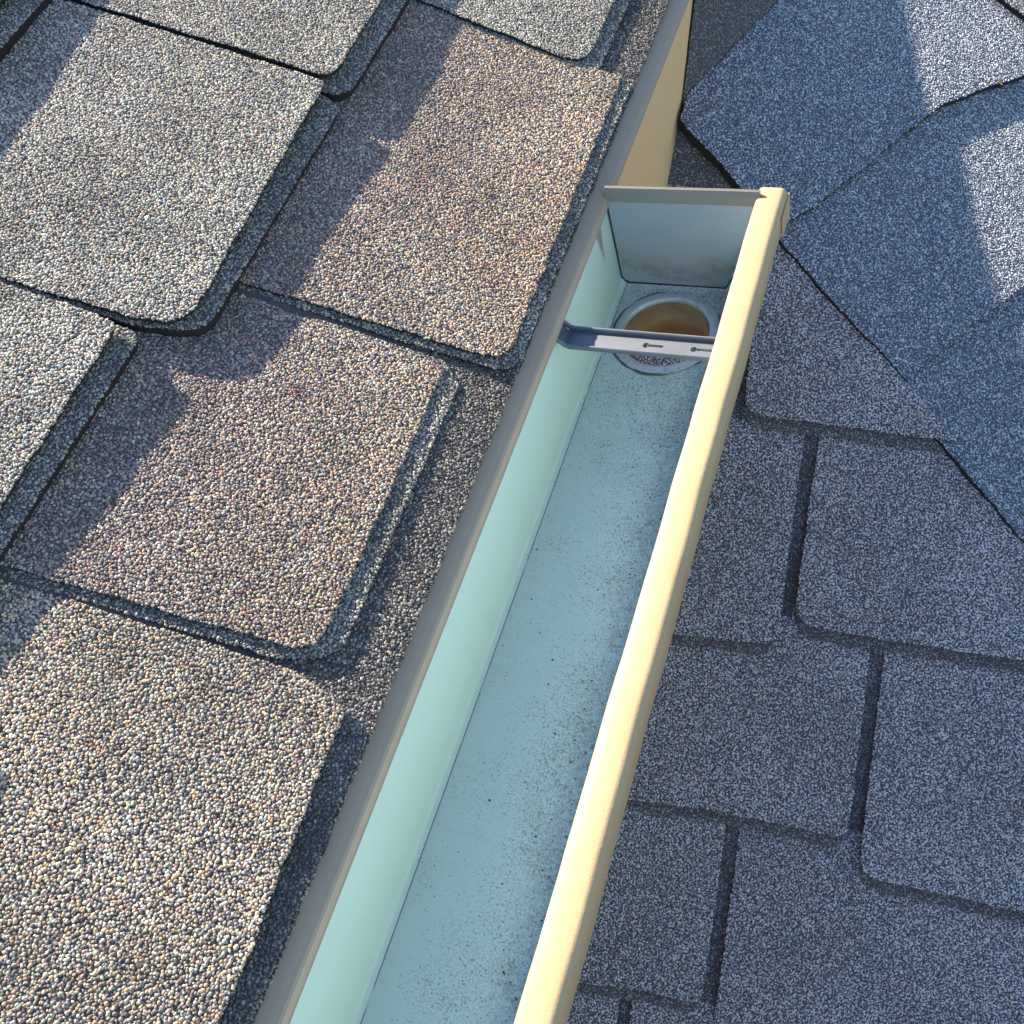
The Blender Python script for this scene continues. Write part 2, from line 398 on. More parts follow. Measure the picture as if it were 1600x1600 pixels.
# ------------------------------------------------------------------ upper roof (left)
th = math.radians(26.57)
L = Frame((-.006, 0, .006), (0, 1, 0), (math.cos(th), 0, -math.sin(th)))   # a = along the eave, b = down the slope
upper = thing("shingle_slope", "sunlit tan and grey shingle roof sloping down to the gutter", "roof", (-.4, 0, .2))
P = [(-2.2, -2.4), (2.2, -2.4), (2.2, -.0085), (-2.2, -.0085)]
def slab(name, fr, poly, wt, wb, mt, parent, label=None):
    bm = bmesh.new(); a = np.array(poly)
    vt = [bm.verts.new(p) for p in fr.at(a[:, 0], a[:, 1], wt)]; vb = [bm.verts.new(p) for p in fr.at(a[:, 0], a[:, 1], wb)]
    bm.faces.new(vt); bm.faces.new(vb[::-1]); n = len(a)
    for i in range(n): bm.faces.new((vt[i], vb[i], vb[(i + 1) % n], vt[(i + 1) % n]))
    return bm_obj(name, bm, [mt], parent, label)
slab("roof_deck", L, P, -.0012, -.012, M_far, upper)

LREG = (-.74, .32, -.60, .02)
def tone(kind, seed):
    def f(x, y):
        k = f_(x, y); g_ = k.mean(1, keepdims=True); k = np.clip(g_ + (k - g_) * 1.3, .01, 1)
        return k * (.80 + .38 * lf(x + 1, y + 5, 38, seed + 90))[:, None]
    def f_(x, y):
        a = lf(x, y, 22, seed); c = lf(x + 3, y - 2, 60, seed + 50)
        if kind == 'warm': u = np.clip((y + .20) / .17, 0, 1)
        else: u = np.clip((y + .40) / .19, 0, 1)
        if kind == 'warm': wt = np.stack([.25 + 1.5 * u * (.4 + a), .45 + .25 * c, np.clip(2.9 - 2.9 * u, .12, 3) * (.45 + a)], 1); return pick([WARM, GREY, MAUV], wt, x)
        if kind == 'mixed': wt = np.stack([.55 + .8 * u * a, .75 + .4 * c, .9 * (1 - u) + .35], 1); return pick([WARM, GREY, MAUV], wt, x)
        if kind == 'grey': wt = np.stack([.15 + .25 * u * a, 1.5 + .5 * c, .15 + .75 * (1 - u)], 1); return pick([WARM, GREY, MAUV], wt, x)
        if kind == 'edge': return pick([DARK, BLUE], np.stack([1 + 0 * a, .4 + 0 * a], 1), x) * .6  # near-black stones: the butt's shadow band painted into the colour
        if kind == 'starter': wt = np.stack([.5 + 0 * a, .1 + 0 * a, 1 + 0 * a], 1); return pick([LITE, MAUV, DARK], wt, x, 1.0) * .55
        if kind == 'under': wt = np.stack([.6 + 0 * a, .35 + 0 * a, .7 + 0 * a], 1); return pick([GREY, LITE, DARK], wt, x) * .85  # underlayer stones darkened, deepening the butt shadows in the colour
    return f
def plane_w(b0, w0, b1, w1, amp=.00035, seed=1):
    def f(a, b):
        b = np.asarray(b, float); a = np.asarray(a, float)
        return w0 + (w1 - w0) * np.clip((b - b0) / (b1 - b0), -.3, 1.05) + amp * (lf(a, b, 45, seed) - .5) * 2
    return f
PL = .00168
st_poly = wobble([(-1.1, -.30), (.60, -.30), (.60, -.0062), (-1.1, -.0068)], .0006, .005, 5)
shingle_mesh("starter_strip", L, st_poly, plane_w(-.3, .002, 0, .0022, .0002, 9), .0032, tone('starter', 3), PL * .95, True, parent=upper,
             label="gritty starter course showing along the eave", clip=lambda x, y: (y < -.075), region=LREG)
def tilted(f, u_hi, u_lo, lo, hi):
    return lambda a, b: f(a, b) + lo + (hi - lo) * np.clip((u_hi - np.asarray(a, float)) / (u_hi - u_lo), 0, 1)
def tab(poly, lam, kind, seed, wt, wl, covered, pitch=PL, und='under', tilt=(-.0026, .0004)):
    """poly/lam in roof coordinates; wt=(b_top,w_top,b_butt,w_butt) of the face, wl the same of the layer below it"""
    p = wobble(rounded(poly), .0009, .006, seed)
    u_hi, u_lo = poly[0][0], min(k[0] for k in poly[:4] if len(k) > 2 or k is not poly[0])
    if u_hi - u_lo < .1: u_lo = u_hi - .25
    u_lo = max(u_lo, u_hi - .25)
    if poly[1][0] > u_hi: u_hi, u_lo = u_hi + .25, u_hi     # first corner given is the lower one
    o = shingle_mesh("shingle", L, p, tilted(plane_w(*wt, seed=seed), u_hi, u_lo, *tilt), .0034, tone(kind, seed), pitch, True, parent=upper, clip=covered, region=LREG)
    q = wobble(rounded(lam), .0004, .006, seed + 1)
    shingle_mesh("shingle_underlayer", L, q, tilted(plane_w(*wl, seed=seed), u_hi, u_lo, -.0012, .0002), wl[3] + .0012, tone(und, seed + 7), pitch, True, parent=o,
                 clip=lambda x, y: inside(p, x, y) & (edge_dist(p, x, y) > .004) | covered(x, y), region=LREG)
    return o
nocov = lambda x, y: y < -.235
# eave course
EAVE_T = (-.20, .0046, -.015, .0086); EAVE_L = (-.20, .0018, -.01, .0057)
tab([(.113, -.0475, .021), (.32, -.0475), (.32, -.24), (.1125, -.24), (.1115, -.09)],
    [(.1075, -.0365, .014), (.32, -.0365), (.32, -.24), (.109, -.24), (.1075, -.09)], 'grey', 11, EAVE_T, EAVE_L, nocov)
tab([(.1185, -.0182, .003), (-.171, -.0165, .016), (-.187, -.186), (-.190, -.24), (.1095, -.24), (.1095, -.09)],
    [(.1195, -.0205, .002), (.1150, -.0088, .003), (-.176, -.0083, .018), (-.1835, -.090), (-.1935, -.24), (.1085, -.24), (.1085, -.09)], 'warm', 21, EAVE_T, EAVE_L, nocov)
tab([(-.1905, -.0505, .004), (-.392, -.0503, .018), (-.4075, -.2204), (-.409, -.26), (-.197, -.26), (-.195, -.19)],
    [(-.1855, -.0525, .002), (-.1975, -.0385, .004), (-.390, -.0385, .018), (-.401, -.068), (-.4125, -.22), (-.414, -.26), (-.195, -.26), (-.193, -.19)], 'warm', 31, EAVE_T, EAVE_L, nocov)
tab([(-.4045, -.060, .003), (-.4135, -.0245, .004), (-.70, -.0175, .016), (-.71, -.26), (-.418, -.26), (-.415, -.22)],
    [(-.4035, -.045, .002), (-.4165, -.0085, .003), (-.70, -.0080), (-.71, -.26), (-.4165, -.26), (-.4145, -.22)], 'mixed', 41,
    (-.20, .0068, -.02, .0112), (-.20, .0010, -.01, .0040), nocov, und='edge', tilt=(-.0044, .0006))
# second course, butts lifted off the course below
T2 = (-.40, .0045, -.20, .0192); L2 = (-.40, .001, -.19, .0120)
cov2 = lambda x, y: y < -.435
tab([(-.0135, -.2035, .017), (.34, -.2035), (.34, -.45), (-.0225, -.45), (-.0208, -.387), (-.0135, -.234)],
    [(-.0185, -.1900, .017), (.34, -.1895), (.34, -.45), (-.0255, -.45), (-.0235, -.387), (-.0180, -.234)], 'grey', 51, T2, L2, cov2, tilt=(-.002, .001))
tab([(-.0185, -.2055, .003), (-.237, -.2000, .017), (-.2455, -.235), (-.2505, -.33), (-.258, -.45), (-.0285, -.45), (-.0262, -.387), (-.0195, -.234)],
    [(-.0210, -.2040, .002), (-.0290, -.1905, .004), (-.236, -.1895, .017), (-.2475, -.230), (-.2545, -.33), (-.261, -.45), (-.0285, -.45), (-.0225, -.234)], 'grey', 61, T2, L2, cov2, tilt=(.0012, -.0030))
tab([(-.2545, -.2335, .008), (-.47, -.2325, .016), (-.478, -.45), (-.2635, -.45), (-.2555, -.33)],
    [(-.2515, -.2215, .010), (-.475, -.2205, .016), (-.482, -.45), (-.2640, -.45), (-.2545, -.33)], 'grey', 71,
    (-.42, .004, -.232, .0190), (-.42, .001, -.22, .0115), cov2, tilt=(-.0010, -.0055))
tab([(-.484, -.203, .010), (-.72, -.203, .016), (-.72, -.45), (-.484, -.45)],
    [(-.484, -.190, .010), (-.72, -.190, .016), (-.72, -.45), (-.484, -.45)], 'mixed', 75, T2, L2, cov2, tilt=(-.002, .001))
# third course (top left corner of the photograph)
cov3 = lambda x, y: y < -.60
tab([(.22, -.417, .01), (-.20, -.417, .016), (-.21, -.60), (.22, -.60)],
    [(.222, -.4015, .01), (-.198, -.4015, .016), (-.212, -.60), (.222, -.60)], 'warm', 81, (-.60, .004, -.417, .0205), (-.60, .001, -.40, .0130), cov3)
tab([(-.212, -.440, .01), (-.50, -.440, .016), (-.51, -.60), (-.215, -.60)],
    [(-.210, -.427, .01), (-.498, -.427, .016), (-.512, -.60), (-.214, -.60)], 'mixed', 85, (-.60, .004, -.44, .0195), (-.60, .001, -.427, .0120), cov3)

# drip edge
def sweep(name, prof, y0, y1, mats, parent=None, matfn=None, ys=None, label=None, closed=True, smooth_=False):
    bm = bmesh.new(); ys = ys or [y0, y1]; rows = []
    for y in ys: rows.append([bm.verts.new((x, y, z)) for x, z in prof])
    n = len(prof)
    for r0, r1 in zip(rows, rows[1:]):
        for i in range(n if closed else n - 1):
            f = bm.faces.new((r0[i], r0[(i + 1) % n], r1[(i + 1) % n], r1[i]))
            f.material_index = matfn(i) if matfn else 0
    if closed: bm.faces.new(rows[0][::-1]); bm.faces.new(rows[-1])
    return bm_obj(name, bm, mats, parent, label, smooth_)
def offset(path, d):
    P = np.array(path, float); out = []
    for i in range(len(P)):
        a = P[max(i - 1, 0)]; c = P[min(i + 1, len(P) - 1)]
        t_ = (P[i] - a); u_ = (c - P[i])
        if i == 0: t_ = u_
        if i == len(P) - 1: u_ = t_
        t_ = t_ / np.linalg.norm(t_); u_ = u_ / np.linalg.norm(u_)
        n1 = np.array([-t_[1], t_[0]]); n2 = np.array([-u_[1], u_[0]]); m_ = n1 + n2; m_ /= np.linalg.norm(m_)
        out.append(P[i] + m_ * d / max(.35, m_ @ n1))
    return [tuple(p) for p in out]
tn = math.tan(th)
dp = [(-.09, .006 + .084 * tn - .0006), (-.0068, .0060), (-.0030, .0038), (-.0017, .0026), (-.0010, .0010), (-.0002, -.0006), (.0004, -.0012), (.0001, -.0022)]
lo = offset(dp, -.0007)
drip = sweep("drip_edge", dp + lo[::-1], -2.2, 2.2, [M_drip])
tag(drip, "taupe metal drip edge strip between the shingles and the gutter", "drip edge")

# ------------------------------------------------------------------ gutter
gut = thing("rain_gutter", "tan metal gutter with a mint inside ending at the outlet", "gutter", (.05, -.3, -.082))
YE = .0004
OC = (.0440, -.0462); OR = .0375
inner = [(-.0030, -.0015), (-.0030, -.0788), (-.0020, -.0815), (.0002, -.0826), (.0825, -.0826), (.0842, -.0812), (.0862, -.0700), (.0888, -.0610), (.0950, -.0520),
         (.1035, -.0440), (.1110, -.0330), (.1170, -.0210), (.1205, -.0150), (.1212, -.0120), (.1212, .0000)]
ou = offset(inner, -.0009)
n = len(inner); prof = inner + ou[::-1]
FLOOR_I = 3
bm = bmesh.new(); ys = [-2.0, -.096, .003, .018]; rows = [[bm.verts.new((x, y, z)) for x, z in prof] for y in ys]
N2 = len(prof); fo = N2 - 1 - FLOOR_I - 1   # outer floor segment index
for k, (r0, r1) in enumerate(zip(rows, rows[1:])):
    for i in range(N2):
        if k == 1 and i in (FLOOR_I, fo): continue
        f = bm.faces.new((r0[i], r0[(i + 1) % N2], r1[(i + 1) % N2], r1[i])); f.material_index = 0 if i < n - 1 else 1
bm.faces.new(rows[0][::-1]); bm.faces.new(rows[-1])
circ = []
for lvl, idx in ((0, FLOOR_I), (1, fo)):
    q = [rows[1][idx], rows[1][idx + 1], rows[2][idx + 1], rows[2][idx]]
    z = q[0].co.z; ring = [bm.verts.new((OC[0] + OR * math.cos(a), OC[1] + OR * math.sin(a), z)) for a in np.linspace(0, 2 * math.pi, 49)[:-1]]
    circ.append(ring)
    ed = []
    for a, c in list(zip(q, q[1:] + q[:1])) + list(zip(ring, ring[1:] + ring[:1])):
        e = bm.edges.get((a, c)) or bm.edges.new((a, c)); ed.append(e)
    r_ = bmesh.ops.triangle_fill(bm, use_beauty=True, use_dissolve=False, edges=ed)
    for f in [x for x in r_['geom'] if isinstance(x, bmesh.types.BMFace)]: f.material_index = lvl
for i in range(48): bm.faces.new((circ[0][i], circ[0][(i + 1) % 48], circ[1][(i + 1) % 48], circ[1][i]))
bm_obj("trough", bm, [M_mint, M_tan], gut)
# rolled front lip
lipc = [(.1222, -.0125), (.1246, -.0122), (.1253, -.0110), (.1255, -.0010), (.1250, .0016), (.1240, .0038), (.1224, .0056), (.1205, .0061), (.1085, .0061), (.1068, .0056), (.1058, .0042), (.1054, .0010), (.1060, -.0040),
        (.1068, -.0046), (.1072, -.0010), (.1076, .0034), (.1096, .0048), (.1190, .0048), (.1222, .0034), (.1240, .0005), (.1240, -.0100), (.1222, -.0108)]
bm = bmesh.new(); ysl = list(np.linspace(-2.0, -1.0, 6)) + list(np.linspace(-.98, .0135, 120)); rr = np.random.default_rng(3); rows = []
for y in ysl:
    d = .00022 * math.sin(y * 37) + .00016 * math.sin(y * 91 + 1) + rr.normal(0, .00003)
    d2 = .00012 * math.sin(y * 140 + 2) + rr.normal(0, .00003)
    rows.append([bm.verts.new((x + d, y, z + d2)) for x, z in lipc])
m_ = len(lipc)
for r0, r1 in zip(rows, rows[1:]):
    for i in range(m_): bm.faces.new((r0[i], r0[(i + 1) % m_], r1[(i + 1) % m_], r1[i]))
bm.faces.new(rows[0][::-1]); bm.faces.new(rows[-1])
lp = bm_obj("front_lip", bm, [M_tan], gut, smooth_=True)
lp.data.set_sharp_from_angle(angle=math.radians(50))
# end cap: face panel, bevelled top flange, wrap at the front
cap = link("end_cap", bpy.data.meshes.new("end_cap"), gut)
bm = bmesh.new()
face = [(-.0012, .0006), (-.0012, -.0740), (.0008, -.0780), (.0040, -.0793), (.0790, -.0793), (.0815, -.0780), (.0850, -.068), (.0890, -.0590), (.0950, -.0505), (.1035, -.0425), (.1100, -.0320), (.1150, -.021), (.118, -.012), (.118, .0006)]
def ring_(y, z0=None): return [bm.verts.new((x, y, z)) for x, z in face]
A_ = ring_(.0006); B_ = ring_(.0022)
bm.faces.new(A_); bm.faces.new(B_[::-1])
for i in range(len(face)): bm.faces.new((A_[i], B_[i], B_[(i + 1) % len(face)], A_[(i + 1) % len(face)]))
bmesh.ops.bevel(bm, geom=[e for e in bm.edges if all(v in A_ for v in e.verts)] if False else [], offset=.001)
bmesh.ops.recalc_face_normals(bm, faces=bm.faces); bm.to_mesh(cap.data); bm.free(); cap.data.materials.append(M_cap); cap.data.shade_flat()
bm = bmesh.new()   # rolled top flange
fl = [(.0002, .0008), (.0010, .0030), (.0025, .0070), (.0042, .0100), (.0056, .0108), (.0066, .0100), (.0066, -.004), (.0024, -.004), (.0024, .0006)]
xs = [-.0028, .0, .03, .06, .09, .1085]; rows = [[bm.verts.new((x, y, z - (.0004 if x > .1 else 0))) for y, z in fl] for x in xs]
for r0, r1 in zip(rows, rows[1:]):
    for i in range(len(fl)): bm.faces.new((r0[i], r1[i], r1[(i + 1) % len(fl)], r0[(i + 1) % len(fl)]))
bm.faces.new(rows[0]); bm.faces.new(rows[-1][::-1])
bm_obj("cap_flange", bm, [M_capflange], cap)
wr = box("cap_wrap", (.1256, -.0120, -.016), (.1263, .0150, .0010), M_tan, cap, bev=.0002)
# sealant bead round the cap
bm = bmesh.new(); pth = [(-.0018, .0000)] + [(x - (.0006 if x < .01 else 0), z - (.0008 if z < -.078 else 0)) for x, z in face[1:6]] + [(.086, -.068)]
for (xa, za), (xb, zb) in zip(pth, pth[1:]):
    a = Vector((xa, .0004, za)); c = Vector((xb, .0004, zb)); d = (c - a)
    r_ = bmesh.ops.create_cone(bm, cap_ends=True, segments=6, radius1=.00065, radius2=.0006, depth=d.length * 1.04,
                               matrix=Matrix.Translation((a + c) / 2) @ d.to_track_quat('Z', 'Y').to_matrix().to_4x4())
bm_obj("sealant_bead", bm, [M_seal], cap, smooth_=True)
# outlet flange and tube
bm = bmesh.new(); seg = 64
pr = [(.0412, -.0824), (.0413, -.0816), (.0400, -.0811), (.0370, -.0809), (.0350, -.0808), (.0338, -.0813), (.0330, -.0826), (.0327, -.0860), (.0325, -.1000),
      (.0333, -.1000), (.0336, -.0860), (.0345, -.0835), (.0365, -.0826), (.0412, -.0826)]
def lathe(bm, pr, cx, cy, seg, wob=0):
    R_ = []
    for k in range(seg):
        a = 2 * math.pi * k / seg
        R_.append([bm.verts.new((cx + r * math.cos(a) * (1 - (.0 if abs(r) < .035 else wob * max(0, -math.cos(a)) ** 8)), cy + r * math.sin(a), z)) for r, z in pr])
    for k in range(seg):
        a, c = R_[k], R_[(k + 1) % seg]
        for i in range(len(pr)): bm.faces.new((a[i], c[i], c[(i + 1) % len(pr)], a[(i + 1) % len(pr)]))
lathe(bm, pr, OC[0], OC[1], seg, .04)
outl = bm_obj("outlet_flange", bm, [M_ring], gut, smooth_=True); outl.data.set_sharp_from_angle(angle=math.radians(40))
bm = bmesh.new(); lathe(bm, [(.0323, -.0845), (.0320, -.122), (.0332, -.122), (.0336, -.1005), (.0324, -.0998)], OC[0], OC[1], seg)
bm_obj("outlet_tube", bm, [M_tube], gut, smooth_=True)
bm = bmesh.new(); rg = []
for k in range(72):
    a = 2 * math.pi * k / 72; ro = .0417 + .0007 * math.sin(3 * a + 1) + .0005 * math.sin(7 * a) + .0003 * math.sin(17 * a)
    rg.append([bm.verts.new((OC[0] + r * math.cos(a), OC[1] + r * math.sin(a), z)) for r, z in ((.0400, -.0824), (.0408, -.0814), (ro, -.0819), (ro + .0003, -.0825))])
for k in range(72):
    for i in range(3): bm.faces.new((rg[k][i], rg[(k + 1) % 72][i], rg[(k + 1) % 72][i + 1], rg[k][i + 1]))
M_smear, _, _ = mat("old_grey_sealant", (.10, .10, .095), .6)
bm_obj("outlet_sealant", bm, [M_smear], outl, smooth_=True)
# hidden hanger: galvanised channel strap with two keyhole slots
bm = bmesh.new(); zf = -.0125; ya, yb = -.1262, -.1122
outline = [(.0030, ya), (.1045, ya), (.1045, yb), (.0030, yb)]
def keyhole(cx, cy, r, ln, hw):
    a0 = math.asin(hw / r); pts = [(cx + r * math.cos(a), cy + r * math.sin(a)) for a in np.linspace(a0, 2 * math.pi - a0, 14)]
    return pts + [(cx + ln - hw * .6, cy - hw), (cx + ln, cy - hw * .4), (cx + ln, cy + hw * .4), (cx + ln - hw * .6, cy + hw)]
loops_ = [outline, keyhole(.0575, -.1195, .0022, .0120, .0010), keyhole(.0895, -.1195, .0022, .0120, .0010)]
lay = []
for z in (zf, zf - .0012):
    ed = []; vv = []
    for lp_ in loops_:
        vs = [bm.verts.new((x, y, z)) for x, y in lp_]; vv.append(vs)
        for a, c in zip(vs, vs[1:] + vs[:1]): ed.append(bm.edges.new((a, c)))
    bmesh.ops.triangle_fill(bm, use_beauty=True, use_dissolve=False, edges=ed); lay.append(vv)
for v0, v1 in zip(*lay):
    for i in range(len(v0)): bm.faces.new((v0[i], v0[(i + 1) % len(v0)], v1[(i + 1) % len(v1)], v1[i]))
def rail(yc, hgt, wd):
    xs = [-.0022, .0005, .003, .006, .030, .070, .1045]; zs = [.0065, .0040, .0012, 0, 0, 0, 0]; R_ = []
    for x, dz in zip(xs, zs):
        R_.append([bm.verts.new((x, yc + a, zf + dz + c)) for a, c in ((-wd, -.0012), (-wd, hgt), (-wd * .4, hgt + .0007), (wd * .4, hgt + .0007), (wd, hgt), (wd, -.0012))])
    for r0, r1 in zip(R_, R_[1:]):
        for i in range(6): bm.faces.new((r0[i], r0[(i + 1) % 6], r1[(i + 1) % 6], r1[i]))
    bm.faces.new(R_[0][::-1]); bm.faces.new(R_[-1])
rail(ya - .0006, .0018, .0010); rail(yb + .0006, .0032, .0010)
# curled tab against the back wall
R_ = []
for x, z in ((.0032, zf), (.0012, zf + .0006), (-.0004, zf + .0026), (-.0012, zf + .0062), (-.0014, zf + .0105)):
    R_.append([bm.verts.new((x, ya, z)), bm.verts.new((x, yb, z)), bm.verts.new((x - .001, yb, z - .0008)), bm.verts.new((x - .001, ya, z - .0008))])
for r0, r1 in zip(R_, R_[1:]):
    for i in range(4): bm.faces.new((r0[i], r0[(i + 1) % 4], r1[(i + 1) % 4], r1[i]))
bm.faces.new(R_[0][::-1]); bm.faces.new(R_[-1])
bm_obj("hanger_strap", bm, [M_alu], gut)

# ------------------------------------------------------------------ lower roof (right, facing the viewer)
A = Frame((-0.005, 0.149, -0.1116), (0.96904, 0.12758, -0.21137), (-0.02477, 0.90206, 0.4309))
lower = thing("shingle_slope", "shaded dark grey shingle roof below the gutter with square slotted tabs", "roof", (.2, -.2, -.3))
AREG = (-.04, .46, -.86, .12)
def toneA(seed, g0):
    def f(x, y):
        return f_(x, y) * (.86 + .26 * lf(x, y, 34, seed + 9))[:, None] * np.where(y > g0, .3, 1)[:, None]  # dark headlap stones, with the shade of the slots added to their colour
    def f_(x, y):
        a = lf(x, y, 20, seed); q = np.clip((x - .03) / .3, 0, 1)  # darker stones by the gutter, bluer further off: skylight falloff painted in
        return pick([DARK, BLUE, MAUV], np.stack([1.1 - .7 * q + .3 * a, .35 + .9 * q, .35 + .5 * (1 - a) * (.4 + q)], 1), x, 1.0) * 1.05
    return f
PA_ = .00172
V0w, V3w = np.array([-.0056, .1976, -.0886]), np.array([.3243, -.0488, -.2968])
va = np.array([(V0w - A.o) @ A.e, (V0w - A.o) @ A.g]); vb_ = np.array([(V3w - A.o) @ A.e, (V3w - A.o) @ A.g])
vd = (vb_ - va) / np.linalg.norm(vb_ - va); vn = np.array([-vd[1], vd[0]])   # points to the far side
if vn[1] < 0: vn = -vn
def cut(poly, off=.006):
    out = []; P = [(*p, 0)[:3] if len(p) == 2 else p for p in poly]
    f = lambda p: (np.array(p[:2]) - va) @ vn - off
    for i in range(len(P)):
        a, c = P[i], P[(i + 1) % len(P)]; fa, fc = f(a), f(c)
        if fa <= 0: out.append(a)
        if (fa <= 0) != (fc <= 0):
            q = fa / (fa - fc); out.append((a[0] + (c[0] - a[0]) * q, a[1] + (c[1] - a[1]) * q, 0))
    return out
slab("roof_deck", A, [p[:2] for p in cut([(-.03, -2.0), (2.0, -2.0), (2.0, .9), (-.01, .9)])], -.0012, -.012, M_far, lower)
px = [(-.03, -.86), (.46, -.86), (.46, .12), (-.03, .12)]
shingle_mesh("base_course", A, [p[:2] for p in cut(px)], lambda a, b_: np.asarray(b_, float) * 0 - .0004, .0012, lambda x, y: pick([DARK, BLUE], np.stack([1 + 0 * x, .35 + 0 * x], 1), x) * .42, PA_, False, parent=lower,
             region=AREG, clip=lambda x, y: y < -.90, fringe=False)
def tabA(poly, seed, row_b, nxt, top):
    poly = cut(poly)
    p = wobble(rounded(poly), .0005, .006, seed)
    wf = plane_w(row_b + .175, .0018, row_b, .0080, .0003, seed)
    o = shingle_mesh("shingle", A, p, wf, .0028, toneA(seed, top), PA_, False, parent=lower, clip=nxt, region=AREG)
    a = np.array([k[:2] for k in poly])
    lam = []
    cx = a[:, 0].mean()
    for k in poly:
        bb = k[1] - .0105 if k[1] < row_b + .012 else k[1]
        lam.append((k[0] - (.0015 if k[0] > cx else -.0015), bb) + tuple(k[2:]))
    q = wobble(rounded(cut(lam)), .0005, .006, seed + 1)
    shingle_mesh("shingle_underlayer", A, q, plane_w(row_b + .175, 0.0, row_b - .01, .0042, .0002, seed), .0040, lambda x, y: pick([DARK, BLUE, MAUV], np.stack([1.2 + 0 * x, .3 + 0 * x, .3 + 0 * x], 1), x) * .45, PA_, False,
                 parent=o, clip=lambda x, y: (inside(p, x, y) & (edge_dist(p, x, y) > .004)) | nxt(x, y), region=AREG)
    return o
row1 = lambda x, y: y > .03
near = lambda x, y, sx, top: (np.abs(x - sx) < .013) & (y < top)   # the headlap seen through a slot
row2 = lambda x, y: (y > -.18) & ~near(x, y, .084, -.03)
row3 = lambda x, y: (y > -.35) & ~near(x, y, .1516, -.19)
row4 = lambda x, y: (y > -.515) & ~near(x, y, .229, -.355)
row5 = lambda x, y: (y > -.675) & ~near(x, y, .132, -.53)
a0 = [(-.012, -.1919), (0.0746, -0.1952, 0.013), (0.0795, -0.1135), (0.0765, .0), (-.012, .0)]
a1 = [(0.0923, -0.1956, 0.018), (0.2604, -0.1955), (0.43, -0.1965), (0.43, 0.05), (0.0878, 0.05), (0.0908, -0.1232)]
b1 = [(0.0572, -0.3907), (0.1461, -0.3859, 0.013), (0.1455, -0.2676), (0.1455, -0.2118), (0.1444, -0.01), (-0.02, -0.01), (-0.0284, -0.392)]
b2 = [(0.1578, -0.366, 0.018), (0.2274, -0.3676), (0.3446, -0.3662), (0.43, -0.3653), (0.43, -0.16), (0.1583, -0.16), (0.1587, -0.2099), (0.1578, -0.2712)]
c1 = [(0.0403, -0.5338), (0.1123, -0.5291), (0.1707, -0.5305), (0.2229, -0.5328, 0.013), (0.2223, -0.3808), (0.2211, -0.19), (-0.03, -0.19), (-0.03, -0.5352)]
c2 = [(0.2357, -0.5601, 0.018), (0.2876, -0.5609), (0.3675, -0.5637), (0.44, -0.5648), (0.44, -0.34), (0.2343, -0.34), (0.2345, -0.3788)]
d1 = [(0.0204, -0.6887), (0.0762, -0.6836), (0.1263, -0.6857, 0.013), (0.1263, -0.5446), (0.125, -0.50), (-.03, -0.50), (-0.03, -0.6955)]
d2 = [(0.1403, -0.7323, .012), (0.2388, -0.7314), (0.44, -0.7277), (0.44, -0.355), (0.2103, -0.355), (0.1384, -0.50), (0.1387, -0.5424), (0.1392, -0.6991)]
e1 = [(-0.03, -0.82), (0.0597, -0.8217, .009), (0.0606, -0.7009), (0.059, -0.66), (-0.03, -0.66)]
e2 = [(0.0738, -0.8337, .012), (0.150, -0.8257), (0.150, -0.53), (0.110, -.53), (0.072, -0.66), (0.072, -0.6986)]
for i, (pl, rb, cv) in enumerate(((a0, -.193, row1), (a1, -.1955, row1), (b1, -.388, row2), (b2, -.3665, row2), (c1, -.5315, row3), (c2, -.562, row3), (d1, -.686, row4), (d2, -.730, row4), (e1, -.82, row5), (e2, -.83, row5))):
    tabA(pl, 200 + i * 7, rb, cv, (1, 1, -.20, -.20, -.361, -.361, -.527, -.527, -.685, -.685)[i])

# ------------------------------------------------------------------ roof plane across the valley (upper right)
B = Frame((-0.0046, 0.19598, -0.08507), (0.71495, -0.53409, -0.45121), (0.51695, 0.83831, -0.17319))
valley = thing("shingle_slope", "blue grey shingle roof across the valley with a straight trimmed edge, partly sunlit", "roof", (.2, .2, -.15))
slab("roof_deck", B, [(-.02, .012), (2.2, .012), (2.2, 2.0), (-.6, 2.0), (-.6, .8)], -.0022, -.012, M_far, valley)
BREG = (-.12, .56, -.03, .50)
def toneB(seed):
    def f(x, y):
        a = lf(x, y, 20, seed); q = np.clip((y - .15) / .2, 0, 1)  # q brings in paler stones towards the sunlit part: sunlight painted into the colour
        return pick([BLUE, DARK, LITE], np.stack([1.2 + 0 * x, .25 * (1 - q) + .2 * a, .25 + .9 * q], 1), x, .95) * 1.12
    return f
p1 = [(-0.0005, -0.001), (0.0171, -0.0012), (0.0371, 0.0003), (0.0554, 0.0026), (0.0771, 0.0012), (0.1065, 0.0022), (0.1334, 0.0032), (0.13, 0.0177), (0.1293, 0.0638), (0.1240, 0.1251),
      (0.1172, 0.1922), (0.1141, 0.2403), (0.121, 0.2903), (0.1323, 0.3486), (0.1476, 0.4158), (0.0953, 0.3909), (0.033, 0.3817), (-0.0317, 0.3855), (-0.1014, 0.30), (-0.0602, 0.1864), (-0.0271, 0.0547), (-0.019, 0.0252)]
p0 = [(.152, .437), (0.0953, 0.4069), (0.0435, 0.3963), (-0.0312, 0.4056), (-.06, .58), (0.25, 0.58)]
p2 = [(0.1338, 0.0013), (0.172, 0.0013), (0.2168, 0.0011), (0.2602, 0.0042), (0.3024, 0.0062), (0.2985, 0.0235), (0.2961, 0.0832), (0.296, 0.1751), (0.2973, 0.2926), (0.32, 0.58), (0.10, 0.58), (0.10, 0.2084), (.11, .0012)]
